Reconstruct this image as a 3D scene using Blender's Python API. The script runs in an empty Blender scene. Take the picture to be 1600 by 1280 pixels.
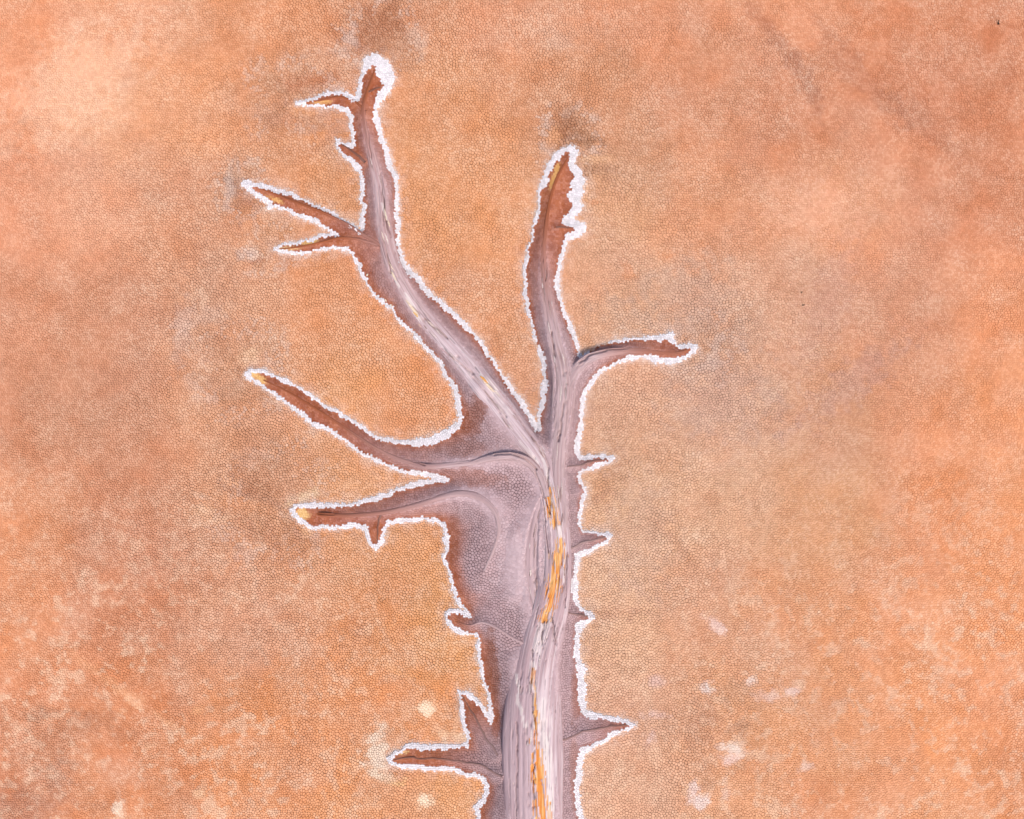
import bpy, math, random
import numpy as np
from mathutils import Vector
from mathutils.geometry import delaunay_2d_cdt

scene = bpy.context.scene
col = scene.collection
R = math.radians

# ---------------------------------------------------------------- camera, sky, sun, exposure
PX = 0.004                                   # metres of ground per photo pixel (6.4 m frame)
cam_d = bpy.data.cameras.new('camera')
cam_d.lens = 35.0
cam_d.sensor_width = 36.0
cam_d.clip_end = 2000.0
cam = bpy.data.objects.new('camera', cam_d)
cam.location = (0.0, 0.0, 1600 * PX * 35.0 / 36.0)
cam.rotation_euler = (0, 0, 0)               # straight down, image top = +Y
col.objects.link(cam)
scene.camera = cam

SUN_EL, SUN_AZ = 59.0, 140.0                 # degrees; azimuth clockwise from +Y: from the lower right
w = bpy.data.worlds.new('World')
scene.world = w
w.use_nodes = True
nt = w.node_tree
nt.nodes.clear()
sky = nt.nodes.new('ShaderNodeTexSky')
sky.sky_type = 'NISHITA'
sky.sun_disc = False
sky.sun_elevation = R(SUN_EL)
sky.sun_rotation = R(SUN_AZ)
sky.dust_density = 4.0
sky.air_density = 1.0
bg = nt.nodes.new('ShaderNodeBackground')
bg.inputs['Strength'].default_value = 0.09
out = nt.nodes.new('ShaderNodeOutputWorld')
nt.links.new(sky.outputs[0], bg.inputs[0])
nt.links.new(bg.outputs[0], out.inputs[0])
sd = bpy.data.lights.new('sun', 'SUN')
sd.energy = 1.5
sd.angle = R(14)
sd.color = (1.0, 0.95, 0.88)
sun = bpy.data.objects.new('sun', sd)
az, el = R(SUN_AZ), R(SUN_EL)
to_sun = Vector((math.sin(az) * math.cos(el), math.cos(az) * math.cos(el), math.sin(el)))
sun.rotation_euler = to_sun.to_track_quat('Z', 'Y').to_euler()
sun.location = to_sun * 20
col.objects.link(sun)
vs = scene.view_settings
vs.view_transform = 'Standard'
vs.look = 'None'
vs.gamma = 1.0
vs.use_curve_mapping = False
vs.exposure = 1.18
ALB = 0.62                                   # photo brightness -> surface albedo

# ---------------------------------------------------------------- numeric helpers
rng = np.random.default_rng(7)
_tab = rng.random((256, 256)).astype(np.float32)

def vnoise(x, y, seed=0):
    x = np.asarray(x, np.float64) + seed * 17.31
    y = np.asarray(y, np.float64) + seed * 5.77
    xi = np.floor(x).astype(np.int64); yi = np.floor(y).astype(np.int64)
    fx = x - xi; fy = y - yi
    fx = fx * fx * (3 - 2 * fx); fy = fy * fy * (3 - 2 * fy)
    a = _tab[xi & 255, yi & 255]; b = _tab[(xi + 1) & 255, yi & 255]
    c = _tab[xi & 255, (yi + 1) & 255]; d = _tab[(xi + 1) & 255, (yi + 1) & 255]
    return (a * (1 - fx) + b * fx) * (1 - fy) + (c * (1 - fx) + d * fx) * fy

def fbm(x, y, seed=0, octv=4):
    s = 0; amp = 0.5; tot = 0
    for k in range(octv):
        # each octave is turned a little so the lattice does not show
        ca, sa = math.cos(0.7 * k + 0.4), math.sin(0.7 * k + 0.4)
        s = s + amp * vnoise((x * ca - y * sa) * 2 ** k, (x * sa + y * ca) * 2 ** k, seed + k * 3)
        tot += amp; amp *= 0.5
    return s / tot

def sstep(a, b, x):
    t = np.clip((x - a) / (b - a), 0, 1)
    return t * t * (3 - 2 * t)

def lin(c):
    c = np.asarray(c, np.float64) / 255.0
    return np.where(c <= 0.04045, c / 12.92, ((c + 0.055) / 1.055) ** 2.4)

def world(p):
    p = np.asarray(p, np.float64)
    return np.stack([(p[..., 0] - 800) * PX, (640 - p[..., 1]) * PX], -1)

def spline(pts, step):
    """Catmull-Rom through pts (rows of x, y, extra columns), resampled about every step."""
    P = np.asarray(pts, np.float64)
    P = np.vstack([2 * P[0] - P[1], P, 2 * P[-1] - P[-2]])
    o = []
    for i in range(1, len(P) - 2):
        a, b, c, d = P[i - 1], P[i], P[i + 1], P[i + 2]
        n = max(2, int(np.hypot(*(c - b)[:2]) / step))
        t = np.linspace(0, 1, n, endpoint=False)[:, None]
        o.append(0.5 * (2 * b + (c - a) * t + (2 * a - 5 * b + 4 * c - d) * t ** 2 + (3 * b - a - 3 * c + d) * t ** 3))
    o.append(P[-2][None])
    return np.vstack(o)

# ---------------------------------------------------------------- traced outline (pixels of the photograph, all on the ground)
OUTLINE = [
 (735,1640),(744,1500),(738,1400),(750,1340),(747,1280),(746,1260),(757,1247),(760,1225),(756,1215),(745,1210),(732,1211),(722,1206),(707,1199),
 (687,1201),(670,1201),(652,1197),(627,1197),(612,1190),(608,1186),(623,1175),(636,1168),(649,1163),(667,1167),(693,1168),
 (715,1167),(730,1165),(733,1155),(728,1140),(724,1120),(721,1100),(718,1083),(728,1082),(741,1090),(750,1103),(759,1114),
 (768,1125),(767,1109),(762,1083),(755,1057),(750,1028),(747,997),(742,990),(732,991),(717,986),(705,977),(700,967),(699,960),
 (707,955),(720,956),(735,964),(727,952),(717,942),(712,927),(707,910),(702,895),(694,877),(691,871),(699,865),(697,850),
 (696,835),(696,822),(687,814),(672,810),(661,808),(642,812),(622,814),(607,816),(601,827),(597,845),(590,857),(581,850),
 (575,837),(571,824),(555,820),(530,822),(510,823),(485,824),(470,815),(462,805),(456,796),(465,790),(482,790),(510,790),
 (535,789),(560,786),(585,779),(610,770),(635,760),(660,754),(685,751),(697,750),(687,745),(670,742),(647,740),(622,734),
 (597,724),(572,712),(555,700),(535,685),(515,672),(492,662),(482,656),(465,642),(445,627),(425,612),(410,602),(395,592),
 (387,584),(395,579),(415,581),(432,589),(460,602),(490,622),(520,640),(550,657),(575,674),(595,685),(617,691),(647,693),
 (672,690),(697,680),(715,665),(720,650),(717,632),(711,612),(702,592),(690,570),(672,550),(655,530),(640,515),(625,500),
 (612,482),(595,470),(580,457),(570,438),(565,424),(558.5,410),(553,396.5),(546,390),(531,387.6),(512,389),(495,391),
 (476,395),(454,396.5),(437.5,394),(429,389.6),(437.5,383.5),(465,381),(479,376.6),(495,372),(512,368),(527,366),(514.5,358),
 (498,348),(487,343),(469,336),(455,331),(440,324),(432,323),(422,323.6),(426,317),(418,312.6),(400,304),(382,290),(387,286),
 (410,291),(435,299),(460,306),(482,315),(500,325),(522,335),(545,350),(566,364),(567,345),(569,320),(565,315),(567,287),
 (560,265),(550,252),(535,240),(527,226),(527,219),(537,224),(552,230),(552,210),(550,187),(540,172),(525,166),(505,166),
 (485,166),(464,162),(485,157),(502,150),(520,145),(535,146),(550,154),(559,157),(560,145),(564,127),(570,107),(575,97),
 (586,93),(598,97),(602,118),(606,134),(596,147),(590,160),(587,180),(592,200),(597,220),(605,240),(610,260),(619,277),
 (621,297),(621,320),(622,345),(622,370),(624,392),(630,410),(640,425),(655,440),(670,457),(690,475),(710,492),(732,515),
 (750,535),(767,560),(785,585),(802,610),(819,636),(834,661),(839,672),(844,645),(849,617),(851,595),(850,572),(845,550),
 (837,530),(831,507),(826,490),(822,470),(820,447),(819,422),(824,400),(829,375),(835,350),(841,325),(841,317),(845,300),
 (854,277),(860,255),(872,240),(890,233),(898,239),(894,250),(891,261),(902,267),(907,278),(896,289),(905,300),(896,310),(904,322),
 (893,334),(884,346),(895,350),(908,355),(902,364),(884,371),(880,387),(875,407),(872,430),(871,450),(875,470),(882,490),
 (892,515),(901,540),(907,560),(920,550),(935,541),(960,534),(980,530),(1005,529),(1030,529),(1041,527),(1047,523),(1047,532),
 (1057,541),(1075,540),(1086,542),(1081,551),(1065,559),(1042,564),(1022,561),(1000,557),(980,559),(960,567),(940,580),
 (925,595),(915,607),(910,625),(907,650),(906,675),(902,695),(902,707),(910,715),(930,714),(950,714),(959,715),(950,722),
 (930,730),(910,735),(904,740),(905,752),(916,768),(910,782),(907,800),(907,820),(910,831),(927,832),(947,835),(955,836),
 (950,845),(935,852),(915,862),(902,870),(899,887),(897,912),(897,932),(905,947),(915,957),(927,964),(915,972),(905,977),
 (901,995),(902,1020),(904,1035),(909,1072),(909,1100),(915,1115),(935,1119),(957,1122),(977,1127),(992,1132),(972,1141),
 (952,1151),(932,1164),(912,1170),(905,1185),(904,1210),(901,1235),(904,1260),(907,1280),(912,1340),(902,1420),(908,1520),(915,1640)]
OUTLINE = np.array(OUTLINE, np.float64)

# rim width (pixels) at places along the outline
RIM = np.array([(740,1270,8),(650,1185,8),(725,1120,7),(755,1060,6),(710,960,6),(700,880,5),(690,815,6),(590,850,7),(540,822,8),
 (465,805,8),(580,785,7),(690,748,7),(560,700,5.5),(450,628,6),(390,585,7),(480,615,5.5),(600,688,6.5),(690,684,12),(717,640,8),
 (690,570,6),(630,505,5),(565,425,5),(500,392,5.5),(440,388,5),(500,370,5),(460,333,5),(400,304,8),(430,297,7),(520,335,5),
 (567,345,7),(566,290,8),(535,232,5.5),(551,200,6),(500,166,4.5),(500,150,5.5),(565,120,9),(588,92,15),(604,115,22),(603,140,14),
 (589,170,9),(600,235,9),(620,300,8),(622,370,6),(650,437,10),(700,483,8),(780,578,5),(838,668,8),(850,590,7),(832,510,3.5),
 (820,450,6),(830,370,3.5),(843,310,4),(856,270,8),(885,235,11),(896,262,10),(902,300,17),(897,335,13),(900,356,12),(880,390,8),
 (872,440,7),(890,510,6.5),(905,555,5),(930,543,2),(975,531,3.5),(1043,527,9),(1065,541,6),(1084,545,9),(1050,563,9),(980,559,6),
 (935,585,7),(908,640,7),(904,700,8),(945,714,5),(930,730,5),(906,750,6),(912,770,6),(908,810,5),(935,834,5),(940,850,5),
 (902,875,8),(897,920,12),(918,958,7),(902,985,13),(905,1050,13),(910,1105,11),(950,1121,7),(985,1131,5),(940,1158,8),
 (907,1180,10),(903,1240,10),(906,1400,10)], np.float64)

# wood: rows of x, y, half width px, height of the mud at the wood (m), how mauve (0 rust .. 1 mauve)
TRUNK = [(838,1640,40,.19,1),(836,1420,39,.19,1),(834,1280,37,.185,1),(832,1200,37,.18,1),(832,1120,36,.18,1),(837,1050,31,.175,1),(846,1000,26,.17,1),
 (858,950,23,.165,1),(867,900,21,.16,1),(868,850,19,.155,1),(864,800,17,.15,1),(858,762,13,.145,1),(851,735,10,.14,1)]
MEMBERS = [
 ('branch', 'left', [(858,775,12,.15,1),(850,730,13,.145,1),(835,705,13,.14,1),(812,675,14,.135,1),(785,640,15,.13,1),(757,605,14,.125,1),(725,565,15,.12,.9),
   (700,537,14,.115,.8),(672,505,13,.11,.7),(650,478,11.5,.105,.65),(630,445,11,.10,.6),(615,415,10,.095,.6),(606,385,10,.09,.6),
   (600,350,10,.085,.6),(597,320,10,.08,.65),(593,290,9,.075,.65),(585,255,7,.07,.5),(577,225,5,.065,.35),(571,200,4,.06,.25),
   (569,175,3,.055,.1),(573,150,2.2,.045,0),(580,130,1.8,.035,0),(586,110,1.2,.02,0)]),
 ('branch', 'right', [(871,880,8,.155,1),(874,800,10,.15,1),(871,740,9,.145,1),(872,700,11,.14,1),(877,650,13,.13,1),(880,610,14,.125,1),(876,570,13,.115,1),
   (866,530,11,.11,.95),(858,490,9,.10,.7),(852,450,7,.09,.5),(849,410,5,.08,.3),(851,370,3,.07,.1),(858,320,2,.06,0),
   (870,280,2,.045,0),(888,246,1,.02,0)]),
 ('branch', 'right_side', [(882,640,8,.125,1),(887,605,8,.115,1),(900,578,7,.10,1),(918,562,6,.085,.9),(945,553,5,.07,.6),(975,549,4.5,.06,.4),
   (1005,549,4,.05,.2),(1035,552,3,.04,.1),(1060,552,2.5,.03,.1),(1082,544,1,.015,0)]),
 ('branch', 'left_upper', [(853,775,6,.15,1),(846,748,7,.15,1),(836,730,7,.145,1),(823,719,6.5,.14,1),(806,713,6,.135,1),(785,712,5,.13,1),(760,716,4.5,.12,1),
   (735,722,4,.105,1),(700,726,4,.09,.8),(670,728,3.5,.08,.6),(640,722,3,.07,.5),(610,711,2.6,.06,.4),(585,698,2.2,.055,.3),
   (560,682,2,.05,.2),(530,662,1.8,.045,.05),(490,636,1.6,.04,0),(450,612,1.4,.03,0),(412,594,1,.015,0)]),
 ('branch', 'left_lower', [(757,890,1.5,.12,1),(770,860,2.2,.125,1),(779,830,3,.13,1),(776,803,4,.13,1),(762,784,4.5,.12,1),(742,773,5,.11,1),(718,770,5,.10,.9),
   (690,776,4.5,.09,.7),(660,786,4,.08,.55),(630,794,3.5,.07,.4),(600,800,3.2,.06,.3),(560,804,3,.05,.2),(530,805,3,.04,.1),(498,803,2.5,.03,0)]),
 ('bark_plate', 'plate', [(846,775,3,.145,1),(838,800,7,.15,1),(831,840,12,.155,1),(829,880,14,.155,1),(834,925,12,.155,1),(840,960,7,.155,1),(842,985,3,.15,1)]),
 ('twig', 'caked', [(822,1002,2,.15,1),(800,992,1.8,.13,1),(775,977,1.8,.11,1),(754,970,1.6,.085,.9),(734,976,1.4,.05,.4),(712,971,1,.02,0)]),
 ('twig', 'fork', [(602,392,2.5,.085,.3),(590,381,2.6,.075,.3),(565,366,2.6,.06,.25),(540,350,2.2,.05,.15),(500,331,1.8,.045,0),(460,316,1.6,.04,0),(425,302,1.3,.03,0),(388,289,1,.012,0)]),
 ('twig', 'fork', [(592,385,2.2,.075,.3),(575,379,2.2,.06,.25),(555,374,2,.05,.1),(530,373,1.6,.04,0),(500,380,1.4,.03,0),(470,386,1.3,.022,0),(436,390,1,.012,0)]),
 ('twig', 'fork', [(572,176,2,.05,.1),(560,164,1.8,.04,0),(548,157,1.6,.03,0),(530,153,1.4,.028,0),(505,157,1.3,.022,0),(470,162,.9,.01,0)]),
 ('twig', 'stub', [(572,255,1.8,.055,.2),(556,242,1.6,.035,0),(533,226,1,.012,0)]),
 ('twig', 'stub', [(886,727,1.2,.11,1),(904,727,1.2,.06,.8),(925,721,1.2,.035,.3),(954,716,.8,.012,0)]),
 ('twig', 'stub', [(884,858,1.4,.12,1),(904,850,1.4,.06,.9),(928,842,1.3,.04,.6),(952,837,.9,.015,.2)]),
 ('twig', 'stub', [(872,954,1.4,.13,1),(892,957,1.3,.07,1),(910,962,1.2,.04,.5),(926,964,.8,.012,0)]),
 ('twig', 'stub', [(864,1153,1.6,.15,1),(884,1149,1.5,.10,1),(912,1141,1.4,.06,.9),(945,1135,1.3,.045,.5),(988,1132,.8,.012,0)]),
 ('twig', 'stub', [(785,1206,1.8,.15,1),(755,1194,1.6,.08,.8),(720,1187,1.5,.06,.4),(680,1183,1.4,.05,0),(640,1183,1.2,.03,0),(613,1186,.8,.012,0)]),
 ('twig', 'stub', [(778,1175,1.6,.14,1),(757,1145,1.5,.07,.6),(738,1112,1.3,.045,.1),(722,1088,.9,.014,0)]),
 ('twig', 'stub', [(595,803,1.6,.055,.3),(592,822,1.4,.035,0),(590,852,.9,.012,0)]),
 ('twig', 'stub', [(868,357,1.3,.06,.1),(884,356,1.2,.03,0),(905,356,.8,.012,0)]),
 ('twig', 'stub', [(576,146,1.2,.04,0),(588,139,1.1,.03,0),(598,135,.8,.014,0)]),
]
SWELL = [[(806,835,3,.145,1),(814,880,5,.15,1),(808,925,3,.145,1)],              # mud swelling, no wood showing
         [(812,1060,6,.165,1),(805,1030,4,.15,1)]]

HS = .55                                     # overall relief of the caked mud
crest = [spline(TRUNK, 5)] + [spline(m[2], 5) for m in MEMBERS] + [spline(s, 5) for s in SWELL]
CR = np.vstack(crest)
CRW = np.concatenate([np.ones(sum(len(c) for c in crest[:-len(SWELL)])), np.zeros(sum(len(c) for c in crest[-len(SWELL):]))])

def chunks(n, c=20000):
    for i in range(0, n, c):
        yield slice(i, min(n, i + c))

def seg_dist(P, A, B):
    d = np.full(len(P), 1e9); 
    AB = B - A; L2 = (AB ** 2).sum(1) + 1e-9
    for s in chunks(len(P), 4000):
        q = P[s]
        t = ((q[:, None, 0] - A[None, :, 0]) * AB[None, :, 0] + (q[:, None, 1] - A[None, :, 1]) * AB[None, :, 1]) / L2
        np.clip(t, 0, 1, t)
        dx = q[:, None, 0] - A[None, :, 0] - t * AB[None, :, 0]
        dy = q[:, None, 1] - A[None, :, 1] - t * AB[None, :, 1]
        d[s] = np.sqrt((dx * dx + dy * dy).min(1))
    return d

_A = OUTLINE; _B = np.roll(OUTLINE, -1, 0)
def inside(P):
    c = np.zeros(len(P), bool)
    for a, b in zip(_A, _B):
        if a[1] == b[1]:
            continue
        m = ((a[1] > P[:, 1]) != (b[1] > P[:, 1]))
        xi = (b[0] - a[0]) * (P[:, 1] - a[1]) / (b[1] - a[1]) + a[0]
        c ^= m & (P[:, 0] < xi)
    return c

def wobble(P):
    """ragged edge of the salt line"""
    dx = (fbm(P[:, 0] / 13, P[:, 1] / 13, 1, 3) - .5) * 7
    dy = (fbm(P[:, 0] / 13, P[:, 1] / 13, 9, 3) - .5) * 7
    return P + np.stack([dx, dy], 1)

def sdf(P):
    Q = wobble(P)
    d = np.empty(len(Q))
    far = (Q[:, 0] < 330) | (Q[:, 0] > 1140) | (Q[:, 1] < 40)
    d[~far] = seg_dist(Q[~far], _A, _B)
    if far.any():                            # coarse distance is enough out there
        d[far] = seg_dist(Q[far], _A[::6], np.roll(_A[::6], -1, 0))
    return np.where(inside(Q), d, -d)

def idw(P, pts, vals, p=4, eps=2.0):
    o = np.empty((len(P), vals.shape[1]))
    for s in chunks(len(P), 4000):
        q = P[s]
        d2 = (q[:, None, 0] - pts[None, :, 0]) ** 2 + (q[:, None, 1] - pts[None, :, 1]) ** 2
        wgt = 1.0 / (d2 + eps * eps) ** (p / 2)
        o[s] = (wgt @ vals) / wgt.sum(1)[:, None]
    return o

def crest_info(P):
    dc = np.empty(len(P)); raw = np.empty(len(P)); wn = np.empty(len(P))
    for s in chunks(len(P), 4000):
        q = P[s]
        d = np.sqrt((q[:, None, 0] - CR[None, :, 0]) ** 2 + (q[:, None, 1] - CR[None, :, 1]) ** 2)
        e = d - CR[None, :, 2]
        j = e.argmin(1); k = np.arange(len(q))
        dc[s] = e[k, j]; raw[s] = CRW[j]; wn[s] = CR[j, 2]
    hm = idw(P, CR[:, :2], CR[:, 3:5], 4, 3.0)
    return dc, raw, wn, hm[:, 0], hm[:, 1]

def base_height(P):
    """gentle relief of the pan"""
    return .010 * (fbm(P[:, 0] / 160, P[:, 1] / 160, 4, 3) - .5) + .005 * (fbm(P[:, 0] / 38, P[:, 1] / 38, 6, 3) - .5)

def surface(P, sd_=None):
    """mud height and the fields that steer colour. P in photo pixels."""
    n = len(P)
    s = sdf(P) if sd_ is None else sd_
    h = base_height(P)
    rim = np.full(n, 7.0); t = np.zeros(n); m = np.zeros(n)
    near = s > -30
    if near.any():
        q = P[near]
        rim[near] = idw(q, RIM[:, :2], RIM[:, 2:3], 4, 4.0)[:, 0] * 1.0 * (1 + 1.1 * (fbm(q[:, 0] / 16, q[:, 1] / 16, 15, 3) - .5))
        h[near] += .006 * np.exp(-(s[near] / (rim[near] * .55)) ** 2)
    ins = s > 0
    if ins.any():
        q = P[ins]
        dc, raw, wn, H, mm = crest_info(q)
        si = s[ins]
        tt = si / (si + np.maximum(dc, 0) + 1e-6)
        prof = tt ** 1.15 * (1 - .12 * (1 - tt))
        hh = H * HS * prof
        # mud lies lower than the wood it wraps, so the wood comes through
        under = sstep(-0.08, -0.62, dc / np.maximum(wn, 1.0)) * np.minimum(wn, 14) * PX * .6 * raw
        h[ins] += hh - under + .006 * (fbm(q[:, 0] / 20, q[:, 1] / 20, 12, 3) - .5) * sstep(4, 14, si)
        t[ins] = tt; m[ins] = mm
    return h, s, rim, t, m

# ---------------------------------------------------------------- colour fields
GRID = {0: [(0,226,150,112),(200,232,160,122),(400,222,150,110),(600,208,137,100),(800,222,150,115),(1000,222,148,112),(1200,222,150,115),(1400,210,134,97),(1600,202,127,92)],
 160: [(0,228,155,120),(150,238,175,140),(300,230,160,120),(450,212,142,102),(700,220,150,108),(900,207,142,107),(1100,212,142,108),(1250,207,134,100),(1450,210,134,100),(1600,205,130,95)],
 320: [(0,222,150,118),(150,228,162,132),(300,212,145,112),(500,216,148,106),(650,224,155,110),(750,226,155,110),(950,222,165,130),(1100,222,152,115),(1300,232,160,122),(1500,212,138,104),(1600,210,135,100)],
 480: [(0,212,143,112),(200,205,138,108),(350,216,156,126),(500,222,150,108),(720,222,150,108),(1000,222,168,138),(1150,218,164,138),(1250,216,158,130),(1400,216,150,120),(1600,228,150,108)],
 640: [(0,205,138,108),(200,202,137,108),(350,218,156,124),(550,226,158,112),(650,228,152,105),(1000,220,166,138),(1150,216,166,142),(1300,214,152,118),(1450,226,150,108),(1600,234,156,110)],
 800: [(0,218,146,108),(200,204,136,106),(400,214,150,116),(600,224,158,115),(1000,224,174,143),(1150,226,174,144),(1300,222,160,120),(1450,228,150,105),(1600,236,158,110)],
 960: [(0,220,146,106),(200,208,138,106),(400,214,152,122),(600,218,146,102),(680,226,160,110),(980,224,176,148),(1100,218,160,130),(1250,226,158,118),(1400,232,156,110),(1600,234,158,112)],
 1120: [(0,212,138,102),(200,212,136,96),(400,222,145,98),(600,226,150,102),(1000,222,170,145),(1150,226,160,120),(1300,234,160,112),(1450,234,156,106),(1600,230,152,106)],
 1280: [(0,202,130,97),(200,216,140,98),(400,226,150,104),(600,228,155,108),(700,232,165,118),(1000,226,174,148),(1150,230,166,128),(1300,230,152,106),(1450,232,162,120),(1600,228,150,104)]}
GP = np.array([(r[0], y) for y, row in GRID.items() for r in row], np.float64)
GC = lin(np.array([r[1:] for row in GRID.values() for r in row])) * np.array([1.07, 1.04, .92])

# mineral stains with a shape of their own: x, y, rx, ry, turn, colour, strength, crack depth factor
STAINS = [
 (590,46,46,34,0,(178,106,68),.75,1.4),(548,58,9,22,10,(232,205,192),.5,1.2),(655,62,14,24,-15,(230,198,180),.45,1.4),(625,75,30,25,0,(196,130,92),.5,1.6),
 (885,196,16,32,10,(168,100,60),.75,1.3),(912,220,30,14,-10,(164,106,70),.7,1.6),(915,264,36,13,5,(176,118,82),.6,1.6),(938,249,26,6,0,(240,182,132),.75,.4),
 (866,213,9,18,0,(238,168,118),.6,.5),(860,240,18,8,0,(222,165,130),.4,.8),
 (366,290,11,30,0,(160,112,90),.6,1.9),(357,300,7,22,0,(222,198,188),.5,1.5),(392,322,12,7,20,(196,122,82),.5,1),
 (478,128,42,10,-12,(190,108,66),.55,.8),(415,152,38,8,5,(198,130,90),.4,1.4),(470,172,26,7,0,(236,156,96),.5,.6),(410,180,40,16,0,(206,150,122),.35,1.5),(490,215,40,8,-6,(236,154,94),.45,.7),
 (390,398,16,10,10,(224,200,190),.6,1.4),(400,408,22,3,-18,(190,112,72),.6,.6),
 (285,520,12,45,12,(226,196,184),.4,1.3),(318,498,40,12,-25,(222,190,176),.35,1.3),(300,560,40,28,0,(206,136,96),.35,1.2),(392,555,14,12,0,(240,190,150),.6,.7),(330,600,40,14,10,(218,170,142),.3,1.2),
 (395,590,10,6,0,(238,196,150),.4,.6),
 (385,752,40,10,25,(182,118,84),.55,1.6),(380,790,45,10,15,(226,150,100),.4,.9),(400,775,60,7,18,(176,112,80),.5,1.5),(420,838,45,14,20,(192,124,86),.45,1.4),(318,798,16,9,0,(240,190,152),.6,.6),(338,813,24,5,-12,(244,196,160),.7,.5),(312,775,14,5,20,(234,190,160),.4,.7),
 (478,776,22,8,-25,(244,208,168),.65,.6),(480,815,10,20,0,(238,190,146),.4,.8),
 (663,1107,14,10,0,(255,224,192),1,.25),(663,1248,11,9,0,(255,224,192),1,.25),(184,1268,7,20,0,(250,224,200),.9,.4),(715,1150,26,9,0,(244,214,180),.55,.6),
 (588,1180,18,36,0,(244,214,190),1,.6),(600,1215,24,9,20,(238,204,174),.6,.7),(622,1225,16,5,-10,(244,192,132),.6,.5),(615,1045,30,6,30,(240,172,118),.5,.6),(700,1080,26,18,0,(236,150,86),.5,.7),(670,1060,50,12,25,(234,154,94),.45,.7),
 (1104,1074,9,8,0,(252,230,220),1,.4),(1172,1063,7,6,0,(250,224,212),.8,.5),(1147,1170,19,9,15,(250,226,212),.9,.4),(1140,1185,10,9,0,(246,214,206),.7,.5),(1120,977,17,8,35,(244,210,200),.75,.5),(1092,1253,13,11,-20,(250,224,216),.9,.4),(1085,1228,6,10,0,(248,220,214),.8,.4),(1134,1236,7,14,5,(244,206,186),.65,.6),
 (1205,1088,22,8,0,(242,208,196),.55,.7),(1237,1081,11,5,0,(246,214,206),.75,.5),(1258,1196,8,9,0,(244,210,194),.7,.6),(1015,1155,10,12,0,(240,206,200),.6,.9),(1022,1118,16,8,0,(238,204,200),.5,.9),(1024,1062,12,10,0,(236,202,198),.5,1),(1098,1048,10,20,0,(206,132,88),.5,.8),(1095,990,12,16,0,(212,140,98),.4,.8),
 (1150,1080,18,16,0,(205,150,115),.5,2.0),(1152,1137,17,13,0,(200,145,112),.6,2.2),(1186,1104,10,7,0,(205,150,115),.5,2.0),(1156,1198,13,8,0,(208,150,112),.4,1.8),(1106,1222,9,8,0,(205,150,115),.4,1.8),(1165,1230,14,8,0,(212,150,110),.3,1.6),
 (1120,545,9,24,15,(224,196,184),.5,1.4),(1108,570,30,6,-15,(222,190,178),.5,1.4),(1060,518,40,6,-5,(220,180,160),.35,1.4),(1150,520,50,40,0,(198,152,130),.3,1.6),(985,500,60,30,0,(212,170,144),.3,1.6),
 (1040,400,16,10,0,(234,146,84),.5,.6),(985,430,14,9,0,(236,144,80),.5,.6),(1050,483,14,6,-15,(232,146,88),.5,.7),(930,316,7,5,0,(228,140,84),.6,.6),(985,420,14,6,40,(232,142,84),.5,.7),
 (1215,62,13,85,-40,(190,116,82),.6,1.1),(1252,118,13,60,-30,(180,106,74),.65,1.1),(1330,600,95,26,-38,(206,156,140),.5,1.3),(1290,480,30,90,20,(206,150,132),.35,1.3),(1060,470,75,60,0,(212,172,150),.5,1.5),(1120,620,80,60,0,(210,170,152),.45,1.4),(1000,840,50,90,0,(216,176,154),.4,1.3),(330,440,40,90,10,(198,140,112),.4,1.4),(395,700,50,50,0,(196,132,96),.4,1.4),(990,250,60,50,20,(200,140,106),.4,1.4),(1280,330,70,40,0,(246,180,144),.5,.7),(120,130,120,60,-40,(252,200,168),.5,.8),(1275,165,10,34,-15,(184,112,78),.6,1.0),(1302,55,44,9,40,(186,112,78),.6,1.0),(1345,125,90,18,42,(188,118,86),.55,1.2),(1440,190,70,18,45,(192,120,88),.5,1.1),(1465,120,10,55,20,(196,116,76),.4,1.0),(1550,55,14,40,20,(196,116,76),.45,1.0),(1580,110,10,45,0,(192,112,74),.4,1.0),(1500,255,60,30,20,(204,126,86),.35,1.0),(1250,270,40,24,0,(208,136,100),.35,1.0),(1205,215,26,12,20,(204,128,90),.35,1.0),
 (1300,20,60,30,20,(228,156,116),.4,.8),(1255,40,10,45,-35,(232,158,118),.35,.8),(880,40,60,40,0,(226,172,142),.35,1.0),(870,60,30,10,30,(232,186,160),.35,1.1),
 (950,740,16,40,10,(196,128,86),.4,1.3),(975,720,10,30,0,(200,136,98),.3,1.4),(1115,730,50,9,-15,(232,182,152),.45,.9),(1010,860,26,9,45,(236,186,152),.45,.8),(1060,850,40,8,50,(200,136,100),.35,1.2),(960,960,50,10,-10,(196,128,92),.4,1.2),(1005,930,40,8,35,(232,186,160),.35,1.0),(1085,1130,60,26,0,(198,138,108),.35,1.4),(1095,1150,20,60,0,(196,132,98),.35,1.3),
 (95,1150,60,30,-25,(186,120,88),.4,1.6),(60,1115,18,10,0,(176,120,92),.4,1.9),(110,1192,18,8,0,(178,124,100),.4,1.9),(90,1210,24,16,0,(190,136,112),.45,2.0),(45,1255,60,26,0,(182,124,100),.45,1.8),(155,1262,22,10,0,(196,136,106),.35,1.9),(170,1130,50,18,30,(188,120,84),.4,1.4),
 (165,1062,70,6,40,(238,174,128),.4,.7),(210,1090,24,8,35,(240,180,138),.45,.7),(235,1166,14,6,-20,(244,190,150),.5,.7),(310,1240,8,6,0,(244,196,156),.6,.7),(310,1110,10,8,0,(242,180,130),.5,.7),(265,1130,20,5,35,(240,178,130),.4,.8),(190,1110,8,6,0,(242,186,146),.5,.7),
 (430,1000,120,60,0,(214,150,118),.3,1.3),(300,860,100,60,0,(210,146,118),.3,1.2),
]
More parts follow.
